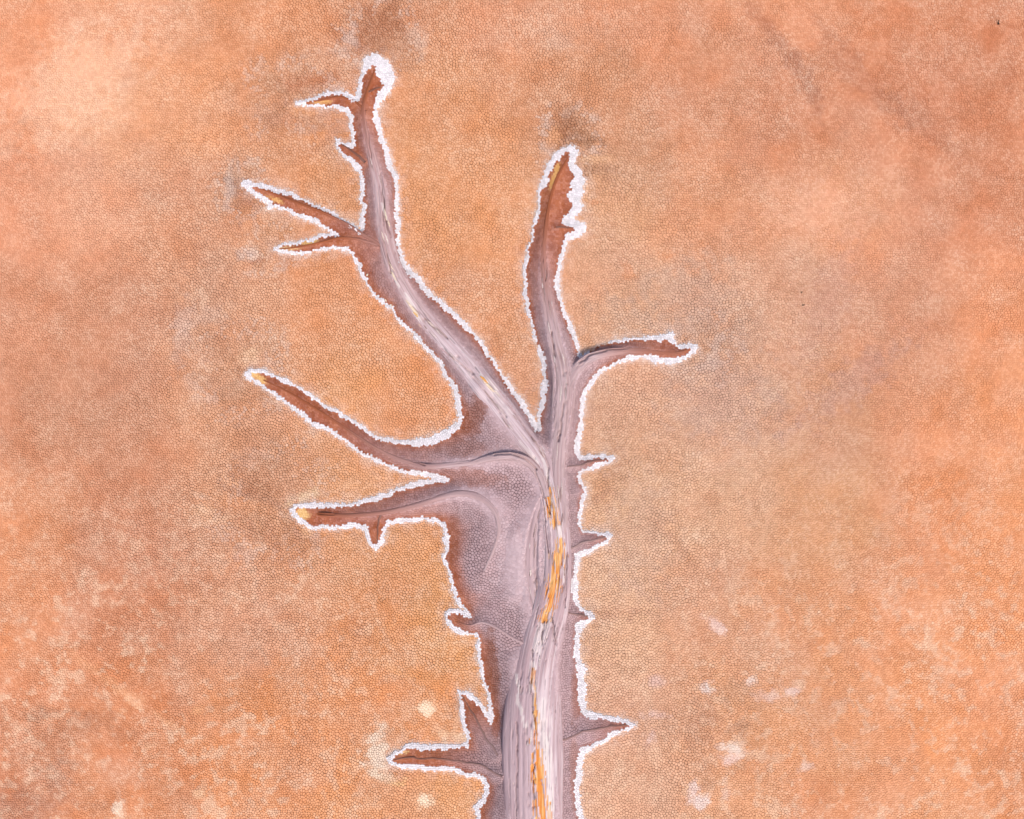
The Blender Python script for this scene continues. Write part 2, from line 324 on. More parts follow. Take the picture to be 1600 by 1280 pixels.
ROSETTES = [(592,58,66,.95),(376,292,50,.95),(456,150,74,.75),(422,391,48,.8),(374,572,88,.75),(434,790,105,.75),(893,218,54,1.0),(1098,546,64,.75),(606,1188,36,.3),(526,220,42,.35),(700,966,30,.2),(720,1082,40,.2),(995,1132,36,.25),(930,965,30,.25)]
CRACKZ = [(795,745,34,40,0,2.2),(737,880,11,70,0,2.6),(800,975,30,26,-40,2.6),(820,770,20,30,0,1.6),(893,800,12,60,0,2.0),(760,1195,45,22,10,2.2),(895,1138,26,10,-10,2.0),(785,905,22,40,0,1.3),
          (700,690,70,16,10,1.4),(800,620,16,60,-35,1.8),(640,700,60,10,10,1.3),(775,1150,14,60,0,1.6),(806,880,34,66,0,.02),(740,1170,18,30,0,1.8)]

def blob(P, x, y, rx, ry, rot, rough=.55, seed=0):
    c, s_ = math.cos(R(rot)), math.sin(R(rot))
    dx, dy = P[:, 0] - x, P[:, 1] - y
    u = (dx * c + dy * s_) / rx; v = (-dx * s_ + dy * c) / ry
    r = np.sqrt(u * u + v * v)
    return r

def ground_colour(P):
    n = len(P)
    warp = np.stack([fbm(P[:, 0] / 70, P[:, 1] / 70, 21, 3) - .5, fbm(P[:, 0] / 70, P[:, 1] / 70, 25, 3) - .5], 1) * 80
    C = idw(P + warp, GP, GC, 5, 55.0)
    depth = np.ones(n)
    # mottling: larger soft clouds, then freckles
    n1 = fbm(P[:, 0] / 60, P[:, 1] / 60, 31, 4) - .5
    n2 = fbm(P[:, 0] / 18, P[:, 1] / 18, 35, 3) - .5
    C = C * (1 + .12 * n1 + .12 * n2)[:, None]
    pale = lin((244, 200, 168)); rust = lin((198, 118, 74)); pink = lin((224, 168, 140))
    low = sstep(620, 1050, P[:, 1]) * (.35 + .65 * sstep(120, 420, np.abs(P[:, 0] - 800)))
    f = sstep(.50, .72, fbm(P[:, 0] / 11, P[:, 1] / 11, 41, 3) * .75 + .25 * fbm(P[:, 0] / 60, P[:, 1] / 60, 43, 3)) * (.10 + .55 * low)
    C = C * (1 - f[:, None]) + pale * f[:, None]
    f = sstep(.56, .76, fbm(P[:, 0] / 34 + 5, P[:, 1] / 34, 47, 4)) * .17
    C = C * (1 - f[:, None]) + rust * f[:, None]
    f = sstep(.5, .75, fbm(P[:, 0] / 80 + 9, P[:, 1] / 80, 53, 4)) * .22
    C = C * (1 - f[:, None]) + pink * f[:, None]
    edge = fbm(P[:, 0] / 11, P[:, 1] / 11, 61, 3) - .5
    # feathery wrinkled rosettes round the branch tips
    ra_ = lambda q: q * 1.6
    for k, (x, y, rad, st) in enumerate(ROSETTES):
        dx, dy = P[:, 0] - x, P[:, 1] - y
        r = np.hypot(dx, dy) / rad + edge * .5
        b = np.flatnonzero(r < 1.5)
        if not len(b):
            continue
        an = np.arctan2(dy[b], dx[b]) + edge[b] * .9
        st1 = vnoise(np.cos(an) * 13 + 40 + k * 7, np.sin(an) * 13 + 40 + ra_(r[b]), 63); st2 = vnoise(np.cos(an) * 4 + 70 + k * 5, np.sin(an) * 4 + 70, 67)
        ra = r[b]
        f = sstep(1.3, .3, ra) * (.25 + .75 * sstep(.25, .75, st1 * .45 + st2 * .55)) * st * .7
        C[b] = C[b] * (1 - f[:, None]) + lin((174, 112, 76)) * f[:, None]
        f = np.exp(-((ra - .55 - .5 * st2) / .16) ** 2) * sstep(.35, .7, st1) * st * .5
        C[b] = C[b] * (1 - f[:, None]) + lin((234, 206, 192)) * f[:, None]
        depth[b] *= 1 + 1.0 * sstep(1.3, .6, ra) * st2
    for k, (x, y, rx, ry, rot, rgb, st, dep) in enumerate(STAINS):
        box = (np.abs(P[:, 0] - x) < 2.2 * max(rx, ry)) & (np.abs(P[:, 1] - y) < 2.2 * max(rx, ry))
        if not box.any():
            continue
        r = blob(P[box], x, y, rx, ry, rot) + edge[box] * 2.2
        f = sstep(1.6, .35, r) * st
        C[box] = C[box] * (1 - f[:, None]) + lin(rgb) * f[:, None]
        depth[box] *= 1 + (dep - 1) * sstep(1.4, .6, r)
    return C, depth

def crust_colour(P, s, rim, t, m):
    wide = np.zeros(len(P)); ins = s > 0
    wide[ins] = sstep(1.5, 4.5, crest_info(P[ins])[2])
    rust = lin((164, 86, 52)); rust2 = lin((188, 112, 76)); mauve = lin((188, 155, 157)); pale = lin((206, 178, 182))
    n1 = fbm(P[:, 0] / 24, P[:, 1] / 24, 71, 4)
    n2 = fbm(P[:, 0] / 8, P[:, 1] / 8, 75, 3)
    C = rust + (rust2 - rust) * sstep(.3, .75, n1 * .6 + n2 * .4)[:, None]
    right = sstep(862, 876, P[:, 0]) * sstep(560, 620, P[:, 1])
    f = np.clip(m * 1.1, 0, 1) * sstep(.05 - .12 * right, .62 - .24 * right, t + (n1 - .5) * .16)
    C = C * (1 - f[:, None]) + mauve * f[:, None]
    f = np.clip(m * 1.1, 0, 1) * sstep(.74, .97, t) * .75 * wide
    C = C * (1 - f[:, None]) + pale * f[:, None]
    C = C * (1 + .25 * (n2 - .5))[:, None]
    # rusty seep on the flanks of the large fork and pale sand at three tips
    for (x, y, rx, ry, rot, rgb, st) in [(806,882,32,64,0,(206,180,184),.6),(740,650,16,34,20,(150,82,52),.7),(728,700,40,12,0,(160,98,76),.5),(735,745,50,14,5,(168,104,82),.55),(705,850,12,40,5,(158,92,66),.7),
            (770,1040,9,60,-5,(152,88,62),.7),(900,1090,8,40,0,(160,90,60),.5),(896,1195,6,60,0,(166,110,92),.5),(775,1130,6,20,0,(170,90,54),.7),
            (472,803,13,9,15,(244,196,128),1),(404,590,16,5,35,(242,192,120),1),(866,277,4,26,18,(238,176,96),1),(432,313,14,3,25,(238,180,110),.9),(452,388,16,3,0,(240,196,140),.9),(485,379,14,4,-10,(240,190,120),.9),(500,160,20,2.5,0,(236,178,110),.9),(632,1176,9,2.5,-20,(240,190,130),.9)]:
        box = (np.abs(P[:, 0] - x) < 2 * max(rx, ry)) & (np.abs(P[:, 1] - y) < 2 * max(rx, ry))
        if box.any():
            r = blob(P[box], x, y, rx, ry, rot) + (n2[box] - .5) * .9
            f = sstep(1.4, .6, r) * st
            C[box] = C[box] * (1 - f[:, None]) + lin(rgb) * f[:, None]
    depth = .22 + .5 * m * sstep(.12, .5, t)
    depth *= 1 - (.25 + .67 * wide) * sstep(.66, .95, t)
    for (x, y, rx, ry, rot, k) in CRACKZ:
        r = blob(P, x, y, rx, ry, rot)
        depth *= 1 + (k - 1) * .75 * sstep(1.3, .4, r)
    return C, depth

# ---------------------------------------------------------------- mud cells: Poisson seeds -> Voronoi polygons
X0, X1, Y0, Y1 = -110.0, 1710.0, -100.0, 1400.0
RMIN, RMAX = 2.45, 5.2

# coarse lookup of how far a place is from the tree, for the cell size
gx = np.arange(X0, X1 + 12, 10.0); gy = np.arange(Y0, Y1 + 12, 10.0)
GG = np.stack(np.meshgrid(gx, gy, indexing='ij'), -1).reshape(-1, 2)
gs = sdf(GG).reshape(len(gx), len(gy))
def look(P, F):
    u = np.clip((P[:, 0] - X0) / 10.0, 0, len(gx) - 1.001); v = np.clip((P[:, 1] - Y0) / 10.0, 0, len(gy) - 1.001)
    i = u.astype(int); j = v.astype(int); a = u - i; b = v - j
    return (F[i, j] * (1 - a) + F[i + 1, j] * a) * (1 - b) + (F[i, j + 1] * (1 - a) + F[i + 1, j + 1] * a) * b

def radius(P):
    s = look(P, gs)
    r = 3.28 - .26 * sstep(70, 300, -s)
    r = r + .34 * (fbm(P[:, 0] / 45, P[:, 1] / 45, 81, 3) - .5) * 2 + .5 * (vnoise(P[:, 0] / 9, P[:, 1] / 9, 85) - .5)
    r = np.where(s > 6, 2.9 + .55 * sstep(12, 40, s) + .9 * (vnoise(P[:, 0] / 40, P[:, 1] / 40, 83) - .5), r)
    r = np.where(np.abs(s) < 7, 2.55, r)
    outside = (P[:, 0] < -30) | (P[:, 0] > 1630) | (P[:, 1] < -30) | (P[:, 1] > 1310)
    r = np.where(outside, np.maximum(r, 3.9), r)
    return np.clip(r, RMIN, RMAX)

def poisson():
    b = RMIN / math.sqrt(2)
    nx = int((X1 - X0) / b) + 1; ny = int((Y1 - Y0) / b) + 1
    K = int(math.ceil(RMAX / b)) + 1
    gxp = np.full((nx + 2 * K, ny + 2 * K), 1e6, np.float32); gyp = np.full_like(gxp, 1e6)
    offs = [(i, j) for i in range(-K, K + 1) for j in range(-K, K + 1)]
    offs = [o for o in offs if (max(abs(o[0]) - 1, 0) ** 2 + max(abs(o[1]) - 1, 0) ** 2) * b * b < RMAX ** 2]
    st = K + 1
    I, J = np.meshgrid(np.arange(nx), np.arange(ny), indexing='ij')
    I = I.ravel(); J = J.ravel()
    dead = np.zeros(nx * ny, bool)
    for rnd in range(9):
        phases = [(a, c) for a in range(st) for c in range(st)]
        rng.shuffle(phases)
        live = np.flatnonzero(~dead & (gxp[I + K, J + K] > 1e5))
        if rnd > 0 and len(live) == 0:
            break
        li, lj = I[live], J[live]
        ph = (li % st) * st + lj % st
        order = np.argsort(ph, kind='stable'); ph_s = ph[order]
        for (a, c) in phases:
            lo, hi = np.searchsorted(ph_s, [a * st + c, a * st + c + 1])
            if hi <= lo:
                continue
            sel = live[order[lo:hi]]
            i, j = I[sel], J[sel]
            px = X0 + (i + rng.random(len(i))) * b; py = Y0 + (j + rng.random(len(j))) * b
            r2 = radius(np.stack([px, py], 1)) ** 2
            ok = np.ones(len(i), bool)
            for (oi, oj) in offs:
                qx = gxp[i + K + oi, j + K + oj]; qy = gyp[i + K + oi, j + K + oj]
                ok &= (qx - px) ** 2 + (qy - py) ** 2 > r2
            gxp[i[ok] + K, j[ok] + K] = px[ok]; gyp[i[ok] + K, j[ok] + K] = py[ok]
    m = gxp < 1e5
    return np.stack([gxp[m], gyp[m]], 1).astype(np.float64)

SEED = poisson()
res = delaunay_2d_cdt([Vector(p) for p in SEED.tolist()], [], [], 0, 1e-5, False)
SEED = np.array([(v.x, v.y) for v in res[0]], np.float64)
TRI = np.array([f for f in res[2] if len(f) == 3], np.int64)
a, b_, c_ = SEED[TRI[:, 0]], SEED[TRI[:, 1]], SEED[TRI[:, 2]]
ab, ac = b_ - a, c_ - a
D = 2 * (ab[:, 0] * ac[:, 1] - ab[:, 1] * ac[:, 0]); D = np.where(np.abs(D) < 1e-9, 1e-9, D)
ab2, ac2 = (ab ** 2).sum(1), (ac ** 2).sum(1)
CC = a + np.stack([(ac[:, 1] * ab2 - ab[:, 1] * ac2) / D, (ab[:, 0] * ac2 - ac[:, 0] * ab2) / D], 1)
CC = np.clip(CC, (X0, Y0), (X1, Y1))

ids = TRI.ravel(); tri_of = np.repeat(np.arange(len(TRI)), 3)
ang = np.arctan2(-(CC[tri_of, 1] - SEED[ids, 1]), CC[tri_of, 0] - SEED[ids, 0])   # y flips in world: counter-clockwise there
order = np.lexsort((ang, ids)); ids = ids[order]; tri_of = tri_of[order]
cnt = np.bincount(ids, minlength=len(SEED)); start = np.concatenate([[0], np.cumsum(cnt)[:-1]])
good = (SEED[:, 0] > X0 + 14) & (SEED[:, 0] < X1 - 14) & (SEED[:, 1] > Y0 + 14) & (SEED[:, 1] < Y1 - 14) & (cnt >= 3)

cen = np.stack([np.bincount(ids, CC[tri_of, k], len(SEED)) for k in (0, 1)], 1) / np.maximum(cnt, 1)[:, None]
s_cell = sdf(cen)
h_cell, _, rim_c, t_c, m_c = surface(cen, s_cell)
h_v, s_v, rim_v, t_v, m_v = surface(CC)
gcol_c, gdep_c = ground_colour(cen)
ccol_c, cdep_c = crust_colour(cen, s_cell, rim_c, t_c, m_c)
zone = np.where(s_cell > rim_c * .5, 2, np.where(s_cell > -rim_c * .5, 1, 0))     # 2 on the tree, 1 salt line, 0 pan
zone = np.where((zone == 1) & (rim_c < 2.6), np.where(s_cell > 0, 2, 0), zone)
cellrand = rng.random(len(SEED))
salt = lin((247, 239, 243))
nfine = fbm(cen[:, 0] / 9, cen[:, 1] / 9, 91, 2)
scol = salt[None] * (.92 + .11 * cellrand)[:, None]
gh = sstep(-26, -2, s_cell + rim_c * .5) * .22 * sstep(.4, .65, fbm(cen[:, 0] / 10, cen[:, 1] / 10, 93, 2)) + sstep(-7, 0, s_cell + rim_c * .5) * .75 * rng.random(len(SEED))
colr = np.where((zone == 2)[:, None], ccol_c, np.where((zone == 1)[:, None], scol, gcol_c * (1 - gh[:, None]) + lin((236, 214, 206)) * gh[:, None]))
tint = 1 + (cellrand - .5) * np.where(zone == 2, .16, .18)
colr = colr * tint[:, None]
mudc = colr.copy()                             # cell colour before the paler mix, used in the cracks
top_pale = .15 + .40 * (fbm(cen[:, 0] / 38, cen[:, 1] / 38, 97, 4) - .5)
bl = (np.clip(top_pale, .04, .5) * (.55 + .9 * cellrand ** 1.5) * (zone == 0) + .10 * cellrand * (zone == 2))[:, None]
colr = colr * (1 - bl) + np.where((zone == 2)[:, None], lin((236, 220, 222)), lin((250, 222, 196))) * bl      # paler tone mixed into cell tops, leaving the cracks darker
near_tree = 1.40 - 1.05 * sstep(110, 460, -s_cell) - .35 * sstep(60, 5, -s_cell)
patch = .38 + 1.35 * sstep(.26, .76, fbm(cen[:, 0] / 55, cen[:, 1] / 55, 95, 4))
depth_c = np.where(zone == 2, cdep_c, np.where(zone == 1, .2, gdep_c * near_tree * patch)) * .0100
depth_c = np.clip(depth_c, 0.0004, .026)
lift_c = np.where(zone == 1, .003 + .0012 * rng.random(len(SEED)), 0.0015 * rng.random(len(SEED)))
far_c = (zone == 0) & ((cen[:, 0] < -40) | (cen[:, 0] > 1640) | (cen[:, 1] < -40) | (cen[:, 1] > 1320))   # beyond the view: plain domes
depth_c = np.where(far_c, depth_c * .25, depth_c)

def make_mesh(name, V, loops, starts, attr, mat, smooth=True):
    me = bpy.data.meshes.new(name)
    me.vertices.add(len(V)); me.vertices.foreach_set('co', np.ascontiguousarray(V, np.float32).ravel())
    me.loops.add(len(loops)); me.loops.foreach_set('vertex_index', np.ascontiguousarray(loops, np.int32))
    me.polygons.add(len(starts)); me.polygons.foreach_set('loop_start', np.ascontiguousarray(starts, np.int32))
    me.update(calc_edges=True)
    me.polygons.foreach_set('use_smooth', np.full(len(starts), smooth))
    for key, arr in attr.items():
        if arr.shape[1] == 2:
            at = me.attributes.new(key, 'FLOAT2', 'POINT'); at.data.foreach_set('vector', np.ascontiguousarray(arr, np.float32).ravel())
        else:
            at = me.attributes.new(key, 'FLOAT_COLOR', 'POINT')
            c4 = np.ones((len(arr), 4), np.float32); c4[:, :3] = arr
            at.data.foreach_set('color', c4.ravel())
    me.materials.append(mat)
    me.validate()
    return me

def link(name, me, parent=None, **props):
    o = bpy.data.objects.new(name, me); col.objects.link(o)
    if parent is not None:
        o.parent = parent
    for k, v in props.items():
        o[k] = v
    return o

# ---------------------------------------------------------------- materials
def mud_material(name, rough=.92, spec=.2, grain=.16):
    m = bpy.data.materials.new(name); m.use_nodes = True
    n = m.node_tree.nodes; l = m.node_tree.links
    p = n['Principled BSDF']
    p.inputs['Roughness'].default_value = rough
    p.inputs['Specular IOR Level'].default_value = spec
    at = n.new('ShaderNodeAttribute'); at.attribute_name = 'tone'
    tc = n.new('ShaderNodeTexCoord')
    no = n.new('ShaderNodeTexNoise'); no.inputs['Scale'].default_value = 240; no.inputs['Detail'].default_value = 4
    l.new(tc.outputs['Object'], no.inputs['Vector'])
    mr = n.new('ShaderNodeMapRange'); mr.inputs['To Min'].default_value = 1 - grain; mr.inputs['To Max'].default_value = 1 + grain
    l.new(no.outputs['Fac'], mr.inputs['Value'])
    mx = n.new('ShaderNodeMix'); mx.data_type = 'RGBA'; mx.blend_type = 'MULTIPLY'; mx.inputs[0].default_value = 1
    l.new(at.outputs['Color'], mx.inputs[6]); l.new(mr.outputs[0], mx.inputs[7])
    l.new(mx.outputs[2], p.inputs['Base Color'])
    bp = n.new('ShaderNodeBump'); bp.inputs['Strength'].default_value = .35; bp.inputs['Distance'].default_value = .002
    l.new(no.outputs['Fac'], bp.inputs['Height']); l.new(bp.outputs[0], p.inputs['Normal'])
    return m

MUD = mud_material('dry_orange_mud')
CRUST = mud_material('caked_mauve_mud')
SALT = mud_material('white_salt', rough=.75, spec=.35, grain=.08)

def wide_ground_material():
    m = bpy.data.materials.new('pan_floor'); m.use_nodes = True
    n = m.node_tree.nodes; l = m.node_tree.links
    p = n['Principled BSDF']; p.inputs['Roughness'].default_value = .95; p.inputs['Specular IOR Level'].default_value = .2
    tc = n.new('ShaderNodeTexCoord')
    vo = n.new('ShaderNodeTexVoronoi'); vo.feature = 'DISTANCE_TO_EDGE'; vo.inputs['Scale'].default_value = 72
    l.new(tc.outputs['Object'], vo.inputs['Vector'])
    no = n.new('ShaderNodeTexNoise'); no.inputs['Scale'].default_value = 1.6; no.inputs['Detail'].default_value = 8
    l.new(tc.outputs['Object'], no.inputs['Vector'])
    cr = n.new('ShaderNodeValToRGB')
    cr.color_ramp.elements[0].position = .3; cr.color_ramp.elements[1].position = .7
    for e, c in zip(cr.color_ramp.elements, ((238, 172, 130), (250, 200, 164))):
        e.color = tuple(lin(c) * ALB) + (1,)
    l.new(no.outputs['Fac'], cr.inputs[0]); l.new(cr.outputs[0], p.inputs['Base Color'])
    mr = n.new('ShaderNodeMapRange'); mr.inputs['From Max'].default_value = .18
    l.new(vo.outputs['Distance'], mr.inputs['Value'])
    bp = n.new('ShaderNodeBump'); bp.inputs['Strength'].default_value = .5; bp.inputs['Distance'].default_value = .004
    l.new(mr.outputs[0], bp.inputs['Height']); l.new(bp.outputs[0], p.inputs['Normal'])
    return m

def wood_material():
    m = bpy.data.materials.new('weathered_wood'); m.use_nodes = True
    n = m.node_tree.nodes; l = m.node_tree.links
    p = n['Principled BSDF']; p.inputs['Roughness'].default_value = .85; p.inputs['Specular IOR Level'].default_value = .25
    at = n.new('ShaderNodeAttribute'); at.attribute_name = 'tone'
    uv = n.new('ShaderNodeAttribute'); uv.attribute_name = 'grain'
    mp = n.new('ShaderNodeMapping'); mp.inputs['Scale'].default_value = (3.5, 190, 1)
    l.new(uv.outputs['Vector'], mp.inputs['Vector'])
    no = n.new('ShaderNodeTexNoise'); no.inputs['Scale'].default_value = 1; no.inputs['Detail'].default_value = 6; no.inputs['Roughness'].default_value = .65
    l.new(mp.outputs[0], no.inputs['Vector'])
    mr = n.new('ShaderNodeMapRange'); mr.inputs['From Min'].default_value = .25; mr.inputs['From Max'].default_value = .75
    mr.inputs['To Min'].default_value = .72; mr.inputs['To Max'].default_value = 1.25
    l.new(no.outputs['Fac'], mr.inputs['Value'])
    mx = n.new('ShaderNodeMix'); mx.data_type = 'RGBA'; mx.blend_type = 'MULTIPLY'; mx.inputs[0].default_value = 1
    l.new(at.outputs['Color'], mx.inputs[6]); l.new(mr.outputs[0], mx.inputs[7])
    l.new(mx.outputs[2], p.inputs['Base Color'])
    bp = n.new('ShaderNodeBump'); bp.inputs['Strength'].default_value = .7; bp.inputs['Distance'].default_value = .006
    l.new(no.outputs['Fac'], bp.inputs['Height']); l.new(bp.outputs[0], p.inputs['Normal'])
    return m
WOOD = wood_material()
PAN = wide_ground_material()

# ---------------------------------------------------------------- ground: one sheet to the horizon, cracked cells over its middle
def axis(lo, hi, fine):
    inner = np.arange(lo, hi + 1e-6, fine)
    k = np.cumsum(.1 * 1.35 ** np.arange(28)); k = k[k < 900]
    return np.concatenate([lo - k[::-1], inner, hi + k])
ax = axis((X0 - 800) * PX, (X1 - 800) * PX, .05); ay = axis((640 - Y1) * PX, (640 - Y0) * PX, .05)
AX, AY = np.meshgrid(ax, ay, indexing='ij')
GPX = np.stack([AX.ravel() / PX + 800, 640 - AY.ravel() / PX], 1)
inb = (GPX[:, 0] > X0 - 60) & (GPX[:, 0] < X1 + 60) & (GPX[:, 1] > Y0 - 60) & (GPX[:, 1] < Y1 + 300)
gz = np.zeros(len(GPX))
gz[inb] = surface(GPX[inb])[0] * np.where(sdf(GPX[inb]) > 0, .55, 1.0)
ring = (GPX[:, 0] > X0 + 14) & (GPX[:, 0] < X1 - 14) & (GPX[:, 1] > Y0 + 14) & (GPX[:, 1] < Y1 - 14)
gz = gz - np.where(ring, .045, .004)
gz[~inb] = -.004
nxg, nyg = len(ax), len(ay)
ii, jj = np.meshgrid(np.arange(nxg - 1), np.arange(nyg - 1), indexing='ij')
q = (ii * nyg + jj).ravel()
quads = np.stack([q, q + nyg, q + nyg + 1, q + 1], 1)
gm = make_mesh('ground', np.stack([AX.ravel(), AY.ravel(), gz], 1), quads.ravel(), np.arange(len(quads)) * 4, {}, PAN)
ground = link('ground', gm, kind='structure')

def build_cells(name, sel, mat, parent, **props):
    """one mesh of domed polygons; neighbours meet at the bottom of the crack"""
    cells = np.flatnonzero(sel)
    n = cnt[cells]
    owner = np.repeat(np.arange(len(cells)), n)                       # local cell of each corner
    corner = np.arange(n.sum()) - np.repeat(np.cumsum(n) - n, n)
    src = start[cells][owner] + corner
    tv = tri_of[src]
    used, tloc = np.unique(tv, return_inverse=True)
    nb = len(used)
    first = np.cumsum(n) - n
    nxt = np.where(corner == n[owner] - 1, first[owner], np.arange(len(owner)) + 1)
    dep = depth_c[cells]
    # crack floor: mean depth of the cells around each Voronoi corner (over all zones, so edges match)
    allo = ids; dsum = np.bincount(tri_of, depth_c[allo], len(CC)); dn = np.bincount(tri_of, minlength=len(CC))
    Vb = np.concatenate([world(CC[used]), (h_v[used] - dsum[used] / dn[used])[:, None]], 1)
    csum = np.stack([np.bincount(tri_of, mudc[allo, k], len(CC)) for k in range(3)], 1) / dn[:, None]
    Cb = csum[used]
    if props.get('own_edge'):
        Cb = np.stack([np.bincount(tloc, colr[cells][owner, k], nb) / np.bincount(tloc, minlength=nb) for k in range(3)], 1)
    dome = far_c[cells]
    # inset ring for detailed cells
    ring_c = ~dome[owner]
    f = (.85 + .06 * (cellrand[cells] - .5))[owner]
    P = cen[cells][owner] + (CC[tv] - cen[cells][owner]) * f[:, None]
    hz = h_cell[cells][owner] * (1 - f) + h_v[tv] * f + lift_c[cells][owner] - .10 * dep[owner]
    ridx = np.cumsum(ring_c) - 1 + nb
    Vr = np.concatenate([world(P[ring_c]), hz[ring_c][:, None]], 1)
    nr = len(Vr)
    Vc = np.concatenate([world(cen[cells]), (h_cell[cells] + lift_c[cells] + .0008)[:, None]], 1)
    cidx = nb + nr + np.arange(len(cells))
    # crust cells sit on the tree: their tops follow its steep flanks
    V = np.vstack([Vb, Vr, Vc])
    Cc = colr[cells]
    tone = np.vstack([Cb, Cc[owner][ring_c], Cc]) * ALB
    L = []
    k = np.flatnonzero(ring_c)
    L4 = np.stack([tloc[k], tloc[nxt[k]], ridx[nxt[k]], ridx[k]], 1)
    d = np.flatnonzero(~ring_c)
    L3b = np.stack([tloc[d], tloc[nxt[d]], cidx[owner[d]]], 1)
    # detailed cells: one flat polygon on top
    nk = n[~dome]; topstart = np.cumsum(nk) - nk
    loops = np.concatenate([L4.ravel(), ridx[k], L3b.ravel()])
    starts = np.concatenate([np.arange(len(L4)) * 4, len(L4) * 4 + topstart, len(L4) * 4 + len(k) + np.arange(len(L3b)) * 3])
    keep = np.zeros(len(V), bool); keep[loops] = True
    remap = np.cumsum(keep) - 1
    V = V[keep]; tone = tone[keep]; loops = remap[loops]
    props.pop('own_edge', None)
    me = make_mesh(name, V, loops, starts, {'tone': tone}, mat, False)
    print(name, len(cells), 'cells', len(L4) * 2 + (nk - 2).sum() + len(L3b), 'tris')
    return link(name, me, parent, **props)

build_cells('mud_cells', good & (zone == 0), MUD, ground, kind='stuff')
build_cells('salt_crust', good & (zone == 1), SALT, None, kind='stuff', own_edge=True,
            label='white crumbly salt line tracing the outline of the fallen dead tree', category='salt crust')

# ---------------------------------------------------------------- the dead tree
tree = bpy.data.objects.new('dead_tree', None)
tree.location = (world((836, 1400))[0], world((836, 1400))[1], 0)
col.objects.link(tree)
tree['label'] = 'fallen dead tree with forked branches, caked in cracked mauve and rust mud'
tree['category'] = 'dead tree'
def tree_part(name, me, parent=None, **props):
    """mesh data are in world metres: keep them in place under the tree"""
    p = parent or tree
    base = tree.location
    if p is tree:
        me.transform(__import__('mathutils').Matrix.Translation(-base))
        return link(name, me, tree, **props)
    me.transform(__import__('mathutils').Matrix.Translation(-base))
    return link(name, me, p, **props)

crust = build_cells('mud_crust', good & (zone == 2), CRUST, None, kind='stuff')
crust.data.transform(__import__('mathutils').Matrix.Translation(-tree.location)); crust.parent = tree

HEART = [  # orange heartwood showing: x0,y0 -> x1,y1 px, half width px, strength
 (858,766,867,812,8,1.0),(874,842,876,868,5,1.0),(872,866,867,905,8,1.0),(868,895,857,942,9,.95),(857,940,851,962,8,.85),(832,1040,836,1080,3.5,.55),
 (836,1085,838,1150,4,.7),(838,1150,840,1200,7,1.0),(840,1190,844,1245,10,1.05),(844,1240,850,1290,10,.8),(848,1285,846,1420,9,.9)]
LIGHT = [(846,700,857,760,3,.6),(868,800,876,845,4,.8),(880,850,880,905,3,.8),(850,960,838,1010,7,.6),(832,1030,836,1090,4,.8),(846,1090,847,1150,9,.6),(852,1140,860,1290,6,1.0),(838,1090,846,1200,5,.6),
         (612,425,625,450,2.5,.9),(636,462,655,500,4,.9),(598,320,606,345,2,.7),(752,590,772,612,4,1.0),(772,612,800,650,3,.6),(803,1040,812,1075,2.5,.8),(808,1080,820,1125,3,.7),(812,690,840,720,3,.5)]
DARKS = [(700,721,735,717,1.2),(735,717,760,711,1.3),(772,708.5,800,708.5,2.4),(800,708.5,820,715,2.4),(820,715,838,732,2.0),(645,719,664,726,1.5),(906,568,920,556.5,2.4),(920,556.5,945,549,2.2),(945,547.5,978,544.5,1.4),(497,801.5,522,802.5,2.2),(1050,550,1075,545,1.2),(470,800,497,801,.8),
         (832,1010,828,1075,1.4),(831,1075,835,1140,1.2),(806,1120,809,1165,1.4),(834,1140,833,1250,1.2),(808,1160,806,1290,1.0),(884,860,882,945,1.6),(850,965,845,1000,1.2),(862,975,867,1000,1.4),(866,985,862,960,1.0),
         (842,690,857,730,1.4),(857,730,855,760,1.2),(758,596,800,640,1.4),(800,640,835,690,1.3),(836,735,858,800,1.1),(846,770,856,860,1.0),
         (603,345,612,372,1.5),(598,300,602,330,1.4),(600,372,613,430,1.2),(616,440,640,500,1.6),(640,500,660,520,1.6),(665,500,700,530,1.5),(690,545,740,585,1.4),(740,590,790,650,1.3),(596,270,598,300,1.3),(575,200,582,250,1.0),
         (862,520,868,590,1.2),(868,590,862,690,1.2),(884,600,872,690,1.2),(855,380,852,440,1.1),(850,600,858,690,1.0)]

LIFTS = [(785,712,26,.030),(815,716,20,.026),(925,559,22,.030),(950,552,22,.022),(510,803,14,.022),(665,727,14,.015),(760,600,16,.02)]
def cap(P, x0, y0, x1, y1):
    A = np.array([(x0, y0)], float); B = np.array([(x1, y1)], float)
    return seg_dist(P, A, B)

